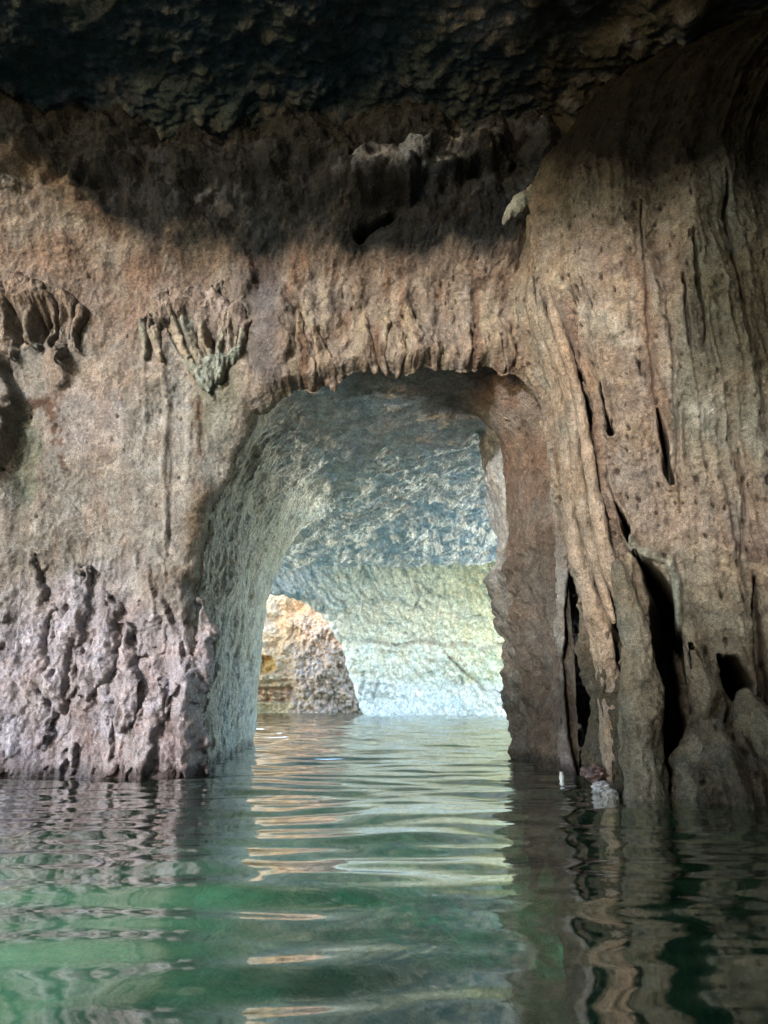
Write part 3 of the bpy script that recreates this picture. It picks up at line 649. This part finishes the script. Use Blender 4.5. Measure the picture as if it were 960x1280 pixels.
# ---------------------------------------------------------------- swept drips, folds and teeth
def swept(name, pts, mat, colour, amp=.15, nfreq=6.0, parent=None, seed=0, ns=46, flat=1.0, sub=5, seglen=None, loc=None, colfn=None):
    """pts: (x, y, z, radius). A tapering noisy tube along a smoothed path, closed at its ends."""
    A = np.array(pts, float)
    n = max(24, int(np.linalg.norm(np.diff(A[:, :3], axis=0), axis=1).sum() / (seglen or .015)))
    A = resample(A, n, 0); A[:, 3] = np.maximum(A[:, 3], .002)
    t = np.gradient(A[:, :3], axis=0); t /= np.linalg.norm(t, axis=1)[:, None] + 1e-9
    ref = np.array([0, 1.0, 0]) if abs(t[len(t) // 2, 1]) < .8 else np.array([1.0, 0, 0])
    b = np.cross(t, ref); b /= np.linalg.norm(b, axis=1)[:, None] + 1e-9
    c = np.cross(b, t)
    th = np.linspace(0, 2 * math.pi, ns, endpoint=False)
    D = b[None] * np.cos(th)[:, None, None] + flat * c[None] * np.sin(th)[:, None, None]
    P0 = A[None, :, :3] + D * A[None, :, 3:4]
    rr = 1 + amp * fbm(P0[..., 0] * nfreq + seed, P0[..., 1] * nfreq, P0[..., 2] * nfreq * .6, 4) + amp * .45 * ridged(P0[..., 0] * nfreq * 2.5 + seed, P0[..., 1] * nfreq * 2.5, P0[..., 2] * nfreq, 3)
    endr = np.sqrt(np.clip(1 - np.clip(1 - np.arange(n) / 3.0, 0, 1)**2, .02, 1)) * np.sqrt(np.clip(1 - np.clip(1 - np.arange(n)[::-1] / 3.0, 0, 1)**2, .02, 1))
    P = A[None, :, :3] + D * (A[None, :, 3:4] * rr[..., None] * endr[None, :, None])
    if colfn is not None:
        q = pix(P[..., 0], P[..., 1], P[..., 2]); C = colfn(P[..., 0], P[..., 1], P[..., 2], *q)
    else:
        n3 = fbm(P[..., 0] * 8 + seed, P[..., 1] * 8, P[..., 2] * 5, 4)
        C = np.array(colour) * (1 + .35 * n3)[..., None] * np.ones(P.shape)
    o = link_mesh(name, P.reshape(-1, 3), grid_faces(ns, n, wrap=True), mat, C.reshape(-1, 3), parent)
    if parent is None:                                                          # put the origin at the thing's foot
        k = Vector(A[np.argmin(A[:, 2]), :3]); me = o.data
        co = np.empty(len(me.vertices) * 3, np.float32); me.vertices.foreach_get('co', co)
        co = (co.reshape(-1, 3) - np.array(k, np.float32)).ravel(); me.vertices.foreach_set('co', co); me.update(); o.location = k
    return o
def patch(name, paths, Yd, thick, mat, colour=None, parent=None, seed=0, rough=.3, res=.007, colfn=None, back=.10):
    """a rounded lobe of flowstone growing out of the wall: the union of fat strokes (pixel x, pixel y, pixel radius), its rim sunk into the rock"""
    if not isinstance(paths[0], list): paths = [paths]
    allp = [q for p in paths for q in p]; m = max(q[2] for q in allp)
    x0 = min(q[0] for q in allp) - 1.5 * m; x1 = max(q[0] for q in allp) + 1.5 * m; y0 = min(q[1] for q in allp) - 1.3 * m; y1 = max(q[1] for q in allp) + 1.3 * m
    a, b = at(x0, y1, Yd), at(x1, y0, Yd)
    nu_, nv_ = max(12, int((b[0] - a[0]) / res)), max(12, int((b[2] - a[2]) / res))
    U, V = np.meshgrid(np.linspace(a[0], b[0], nu_), np.linspace(a[2], b[2], nv_), indexing='ij')
    px, py = pix(U, np.full(U.shape, Yd), V)
    k = 5.0 / (m * Yd / 960 * 10)
    nz = fbm(U * 7 + seed, V * 5, 2.2, 4); px2 = px + m * rough * nz; py2 = py + m * rough * fbm(U * 7, V * 5 + seed, 5.2, 4)
    f = np.full(U.shape, -9.0); wmax = np.ones(U.shape)
    for p in paths:
        q, wd = seg_dist(px2, py2, p); g = 1 - q / np.maximum(wd, 1); f = np.maximum(f, g); 
    prof = np.sqrt(np.clip(1 - (1 - np.clip(f, 0, 1))**2, 0, 1))
    rel = 1 + .30 * fbm(U * 6 + seed, V * 3, 8.0, 4) + .22 * ridged(U * 13 + seed, V * 6, 9.0, 3) + .06 * fbm(U * 40, V * 40, 3, 2)
    Yp = wall_y(U, V) + .025 - (thick + .025) * prof * rel
    Zp = V - .35 * thick * prof * (1 - prof)
    if colfn is not None: C = colfn(U, Yp, V, px, py)
    else: C = np.array(colour) * (1 + .35 * fbm(U * 8 + seed, V * 8, 1.0, 4))[..., None] * np.ones(U.shape + (3,))
    P, C, Fc = compact(np.stack([U, Yp, Zp], -1).reshape(-1, 3), C.reshape(-1, 3), grid_faces(nu_, nv_, keep=f > -.12))
    if parent is None:
        k = P[np.argmin(P[:, 2])]; o = link_mesh(name, P - k, Fc, mat, C); o.location = tuple(float(t) for t in k); return o
    return link_mesh(name, P, Fc, mat, C, parent)
def path(Yd, *q):
    """pixels with a radius in pixels (and an own distance if a fourth value is given) -> points of the place"""
    out = []
    for a in q:
        y_ = a[3] if len(a) > 3 else Yd
        p = at(a[0], a[1], y_); out.append((p[0], p[1], p[2], a[2] * y_ / 960))
    return out
FOLD = (.18, .14, .105)
swept('drapery_fold', path(5.3, (664, 345, 3), (664, 372, 7), (672, 408, 9), (686, 450, 9), (700, 500, 8), (707, 550, 9), (711, 610, 9), (719, 675, 9), (736, 740, 10), (752, 800, 12), (762, 860, 12), (768, 920, 13), (768, 985, 13), (766, 1080, 14)), M_pil, FOLD, .34, 7, root, 3, flat=1.6)
swept('drapery_fold', path(5.16, (672, 360, 2), (680, 400, 6), (696, 446, 7), (710, 490, 6), (717, 540, 7), (722, 590, 7), (730, 640, 8), (744, 700, 7), (760, 756, 5), (768, 780, 2)), M_pil, FOLD, .34, 7, root, 8, flat=1.5)
swept('drapery_fold', path(5.02, (682, 352, 2), (692, 392, 6), (706, 438, 7), (716, 470, 6), (728, 520, 6), (736, 580, 7), (746, 640, 8), (756, 690, 9), (770, 730, 10), (786, 770, 9), (794, 800, 4)), M_pil, (.20, .15, .11), .34, 7, root, 12, flat=1.4)
swept('support_leg', path(4.9, (770, 700, 5), (784, 752, 13), (796, 810, 17), (800, 862, 20), (803, 915, 21), (806, 960, 21), (808, 1010, 22), (810, 1100, 24)), M_pil, (.085, .075, .056), .32, 5, root, 17, ns=80, flat=1.1)
swept('support_leg', path(4.88, (853, 700, 3), (858, 745, 7), (862, 790, 9), (873, 840, 13), (890, 880, 20), (894, 905, 24), (886, 940, 28), (880, 985, 34), (876, 1080, 38)), M_pil, (.07, .062, .045), .32, 5, root, 23, ns=80, flat=1.0)
swept('support_leg', path(4.72, (930, 860, 6), (940, 900, 26), (950, 940, 40), (955, 990, 46), (955, 1090, 50)), M_pil, (.06, .053, .037), .32, 5, root, 33, ns=90, flat=.9)

# small stalactites and drips on the left wall, every one of its own
fc = front_colour
G1 = 'small stalactites on the left wall'
STL = [
    ('pale stubby stalactite at the left wall\'s edge beside the frame', [(2, 372, 16), (6, 396, 14), (10, 422, 11), (14, 442, 6), (16, 452, 2)]),
    ('pale broad stalactite tooth, left of the two dark hollows', [(30, 366, 20), (35, 390, 15), (38, 408, 12), (41, 424, 7), (42, 432, 3)]),
    ('thin tan stalactite between two dark hollows', [(62, 378, 10), (65, 396, 6), (62, 412, 5), (59, 428, 3)]),
    ('long slender tan stalactite touching the wall below', [(82, 376, 13), (78, 398, 9), (75, 420, 7), (73, 440, 5), (73, 452, 3)]),
    ('short thin stalactite at the hollow\'s right rim', [(98, 384, 9), (95, 404, 5), (91, 424, 4), (90, 434, 2)]),
    ('tiny pale stalactite stump on the hollow\'s upper rim', [(50, 366, 12), (51, 384, 7), (50, 396, 3)]),
]
for k, (lb, p) in enumerate(STL):
    o = patch('stalactite', p, 6.05, .085, M_wall, None, None, 40 + k, colfn=fc, rough=.35); tag(o, lb, 'stalactite', G1)

# fringe of drips over the arch
G2 = 'drips over the arch'
FR = [
    ('cream drip ridge at the arch\'s left shoulder', [(372, 395, 3), (378, 430, 7), (384, 460, 10), (388, 478, 5)]),
    ('broad pale drip lobe beside the oval hollow', [(396, 415, 4), (402, 440, 9), (408, 462, 11), (412, 478, 5)]),
    ('long rusty drip left of the teardrop', [(455, 395, 3), (460, 425, 6), (466, 448, 6), (470, 460, 3)]),
    ('left rim of the teardrop shaped hollow over the arch', [(489, 408, 2), (480, 425, 5), (477, 446, 5), (484, 462, 3)]),
    ('right rim of the teardrop shaped hollow over the arch', [(492, 406, 2), (501, 424, 5), (503, 446, 6), (498, 464, 3)]),
    ('cream drip just right of the teardrop', [(512, 388, 3), (521, 420, 7), (522, 445, 7), (518, 460, 3)]),
    ('short golden drip over the arch\'s middle', [(548, 425, 3), (545, 442, 7), (545, 456, 4)]),
    ('knobbly drip with a pale tip right of the middle', [(585, 410, 3), (583, 432, 6), (584, 452, 4)]),
    ('small drip near the arch\'s right shoulder', [(620, 420, 3), (622, 440, 6), (628, 458, 3)]),
]
for k, (lb, p) in enumerate(FR):
    o = patch('flowstone_drip', [(a_, b_, c_ * 1.25) for a_, b_, c_ in p], 6.18, .038, M_wall, None, None, 60 + k, colfn=fc, rough=.4); tag(o, lb, 'flowstone drip', G2)

# the hanging drape with its grey-green tongue
dr = bpy.data.objects.new('flowstone_drape', None); COL.objects.link(dr); dr.location = tuple(at(258, 470, 6.0))
tag(dr, 'bulging flowstone drape ending in a grey green tongue, left above the arch', 'flowstone drape')
patch('hood', [(190, 398, 8), (214, 378, 20), (238, 376, 26), (262, 380, 28), (286, 390, 24), (304, 408, 12)], 6.1, .075, M_wall, (.15, .125, .115), dr, 71, .45)
FP = [[(206, 378, 8), (214, 405, 7), (224, 428, 6), (236, 450, 6), (242, 464, 5)], [(226, 380, 8), (232, 408, 6), (240, 432, 7), (250, 452, 7)],
      [(246, 380, 9), (252, 404, 9), (255, 422, 5), (262, 442, 5), (268, 452, 4)], [(270, 385, 8), (272, 412, 6), (270, 432, 4), (268, 450, 4)],
      [(287, 388, 9), (288, 410, 6), (285, 430, 5), (281, 448, 4)], [(301, 398, 7), (301, 418, 6), (297, 436, 4)], [(192, 392, 8), (189, 412, 8), (194, 432, 6), (201, 448, 3)], [(174, 398, 5), (178, 418, 6), (180, 444, 3)]]
for k, p in enumerate(FP):
    patch('fold', p, 6.1, .06, M_wall, (.17, .165, .14) if k % 2 else (.20, .175, .145), dr, 80 + k, .35)
patch('tongue', [[(300, 432, 4), (288, 441, 9), (270, 450, 13), (256, 458, 14), (244, 462, 10)], [(236, 440, 6), (242, 456, 9), (252, 470, 9), (257, 482, 5), (258, 494, 2)], [(276, 452, 8), (270, 466, 6), (266, 476, 2)]], 6.1, .085, M_wall, (.175, .195, .172), dr, 91, .5)
o = swept('stalactite', path(5.45, (690, 236, 16), (668, 248, 15), (650, 258, 13), (640, 266, 9), (632, 275, 5), (629, 281, 1)), M_pil, (.13, .13, .11), .4, 7, None, 95, seglen=.01, ns=60)
tag(o, 'pale horn shaped stalactite poking out left of the pillar\'s top', 'stalactite')

# protruding rock ribs low on the left wall
G3 = 'rock ribs on the lower left wall'
RIB = [
    ('lilac rock rib above the deep diagonal shadow', [(100, 705, 4), (92, 745, 12), (86, 790, 15), (74, 840, 14), (62, 885, 11), (52, 912, 4)]),
    ('pale rib reaching from the left edge down to the water', [(22, 690, 5), (30, 730, 13), (26, 790, 15), (22, 850, 13), (36, 896, 12), (42, 930, 5)]),
    ('tan tongue shaped rib right of the diagonal shadow', [(132, 740, 4), (134, 780, 12), (124, 820, 15), (112, 856, 12), (110, 872, 3)]),
    ('knobbly rib beside the tunnel\'s left corner', [(246, 745, 4), (250, 790, 9), (244, 840, 9), (236, 880, 9), (238, 930, 10), (240, 975, 8)]),
    ('low rib standing in the water left of the tunnel', [(204, 850, 3), (196, 885, 9), (188, 915, 10), (180, 950, 9), (182, 985, 8)]),
    ('purple grey rib with a hooked lower end', [(160, 780, 3), (158, 820, 9), (166, 860, 9), (160, 895, 6), (156, 910, 3)]),
]
for k, (lb, p) in enumerate(RIB):
    o = patch('rock_rib', [(a_, b_, c_ * 1.35) for a_, b_, c_ in p], 6.15 if p[0][0] > 60 else 5.95, .085, M_wall, None, None, 100 + k, colfn=fc, rough=.75, res=.008); tag(o, lb, 'rock rib', G3)

# rocks at the pillar's foot
def boulder(name, px, py, Yd, r, mat, col, label, seed, cat='rock', amp=.35, group=None):
    c = at(px, py, Yd); n = 60
    th = np.linspace(0, 2 * math.pi, n, endpoint=False); ph = np.linspace(.02, math.pi - .02, 40)
    A, B = np.meshgrid(th, ph, indexing='ij')
    D = np.stack([np.sin(B) * np.cos(A), np.sin(B) * np.sin(A), np.cos(B)], -1)
    k = 1 + amp * fbm(D[..., 0] * 1.6 + seed, D[..., 1] * 1.6, D[..., 2] * 1.6, 4) + amp * .4 * ridged(D[..., 0] * 4 + seed, D[..., 1] * 4, D[..., 2] * 4, 3)
    P = D * k[..., None] * np.array(r)
    C = np.array(col) * (1 + .3 * fbm(D[..., 0] * 4 + seed, D[..., 1] * 4, D[..., 2] * 4, 3))[..., None] * np.ones(P.shape)
    o = link_mesh(name, P.reshape(-1, 3), grid_faces(n, 40, wrap=True), mat, C.reshape(-1, 3)); o.location = tuple(c)
    return tag(o, label, cat, group)
boulder('rock', 744, 966, 5.3, (.075, .09, .045), M_wet, (.09, .06, .055), 'rounded reddish wet rock at the foot of the pillar', 3)
boulder('rock', 752, 984, 5.15, (.045, .045, .028), M_wet, (.30, .29, .30), 'glistening white rock at the waterline against the pillar', 6, amp=.6)
boulder('rock', 702, 972, 6.0, (.012, .014, .036), M_wet, (.7, .72, .74), 'tiny white pointed rock alone in the water between arch and pillar', 9, amp=.6)
boulder('rock', 764, 1000, 4.95, (.035, .04, .05), M_wet, (.2, .19, .18), 'small pale rock just under the white rock', 12, amp=.6)

# ---------------------------------------------------------------- lake bed and water
nu, nv = 300, 400
U, B = np.meshgrid(np.linspace(-1, 1, nu), np.linspace(0, 1, nv), indexing='ij')
Yb = -8 + 52 * B**1.25; Xb = U * (7 + Yb * .35)
dep = 1.15 + .55 * sst(-1.2, 1.6, Xb) + .7 * sst(5, 12, Yb) + .22 * fbm(Xb * .7, Yb * .7, 3.0, 4) + .05 * fbm(Xb * 3, Yb * 3, 3.0, 3)
f1, _, rr = worley(Xb * 1.6, Yb * 1.6, 71)
dep -= .12 * sst(.5, .05, f1 + .3 * fbm(Xb * 2, Yb * 2, 9.0, 4)) * (rr > .6)
nn = fbm(Xb * 1.1, Yb * 1.1, 7.7, 5)
C = np.ones(U.shape + (3,)) * np.array((.20, .34, .20))
C = mixc(C, (.45, .62, .36), .85 * sst(-.1, .35, nn)); C = mixc(C, (.06, .12, .085), .8 * sst(-.05, -.4, nn)); C = mixc(C, (.05, .11, .09), .85 * sst(-.75, -.2, Xb + .3 * nn)); C = mixc(C, (.03, .045, .03), .8 * sst(.5, 1.2, Xb + .2 * nn))  # brighter green left and dark right, painting a sunlit and a shaded bed
C = mixc(C, (.25, .33, .27), .9 * sst(2.8, 3.8, Yb)); C = mixc(C, (.72, .72, .68), sst(5, 8, Yb))
tag(link_mesh('lake_bed', np.stack([Xb, Yb, -dep], -1).reshape(-1, 3), grid_faces(nu, nv), M_ceil, C.reshape(-1, 3)), kind='structure')
bpy.data.objects['lake_bed'].data.materials.clear(); bpy.data.objects['lake_bed'].data.materials.append(M_far)

m = bpy.data.materials.new('clear_green_water'); m.use_nodes = True
n = m.node_tree.nodes; l = m.node_tree.links; n.clear()
out = n.new('ShaderNodeOutputMaterial'); fr = n.new('ShaderNodeFresnel'); fr.inputs['IOR'].default_value = 1.7
gl = n.new('ShaderNodeBsdfGlossy'); gl.inputs['Roughness'].default_value = .05
tr = n.new('ShaderNodeBsdfTransparent'); tr.inputs['Color'].default_value = (.93, .98, .96, 1)
df = n.new('ShaderNodeBsdfDiffuse'); df.inputs['Color'].default_value = (.13, .36, .18, 1)
mx = n.new('ShaderNodeMixShader'); m2 = n.new('ShaderNodeMixShader')
tc = n.new('ShaderNodeTexCoord'); sx = n.new('ShaderNodeSeparateXYZ'); l.new(tc.outputs['Object'], sx.inputs[0])
ns = n.new('ShaderNodeTexNoise'); ns.inputs['Scale'].default_value = 1.3; ns.inputs['Detail'].default_value = 5; ns.inputs['Distortion'].default_value = .6; l.new(tc.outputs['Object'], ns.inputs['Vector'])
def MR(src, a, b, c, d):
    x = n.new('ShaderNodeMapRange'); l.new(src, x.inputs[0])
    for i, v_ in enumerate((a, b, c, d)): x.inputs[i + 1].default_value = v_
    return x.outputs[0]
def MU(a, b, op='MULTIPLY'):
    x = n.new('ShaderNodeMath'); x.operation = op; l.new(a, x.inputs[0])
    if isinstance(b, float): x.inputs[1].default_value = b
    else: l.new(b, x.inputs[1])
    return x.outputs[0]
murk_glow = MU(MU(MU(MR(sx.outputs[0], -.15, -.75, 0, 1), MR(sx.outputs[1], 4.0, 2.4, 0, 1)), MR(ns.outputs[0], .34, .62, .3, 1)), .62)   # murk, thicker at left to paint in the glow of a sunlit bed
murk_glow = MU(murk_glow, .06, 'ADD')
l.new(murk_glow, mx.inputs[0]); l.new(tr.outputs[0], mx.inputs[1]); l.new(df.outputs[0], mx.inputs[2])
l.new(MR(fr.outputs[0], .03, .50, 0, .86), m2.inputs[0]); l.new(mx.outputs[0], m2.inputs[1]); l.new(gl.outputs[0], m2.inputs[2]); l.new(m2.outputs[0], out.inputs[0])
va = n.new('ShaderNodeVolumeAbsorption'); va.inputs['Color'].default_value = (.10, .80, .66, 1); va.inputs['Density'].default_value = .62; l.new(va.outputs[0], out.inputs['Volume'])
nu, nv = 420, 1650
U, B = np.meshgrid(np.linspace(-1, 1, nu), np.linspace(0, 1, nv), indexing='ij')
Bk = np.clip((B - .12) / .88, 0, 1)
Yw = np.where(B < .12, -2 - 44 * ((.12 - B) / .12)**2, -2 + 4.2 * Bk + 49 * np.clip(Bk - .05, 0, 1)**3)
Xw = U * np.where(Yw < -2, 5.5 + (-2 - Yw) * 1.4, np.where(Yw < 2, 5.5, 5.5 + (Yw - 2) * .42))
wz = .036 * pn(Xw * .8 + .3, Yw * 1.3, 1.0) + .014 * pn(Xw * 1.1 + .2 * Yw, Yw * 3.1, 2.0) + 0.0140 * pn(Xw * 2.2 - .35 * Yw + .5 * pn(Xw * .8, Yw, 9.0), Yw * 4.9, 3.0) + .0012 * pn(Xw * 3, Yw * 12, 4.0)
wz *= .85
tag(link_mesh('lake_water', np.stack([Xw, Yw, wz], -1).reshape(-1, 3), grid_faces(nu, nv), m), kind='structure')
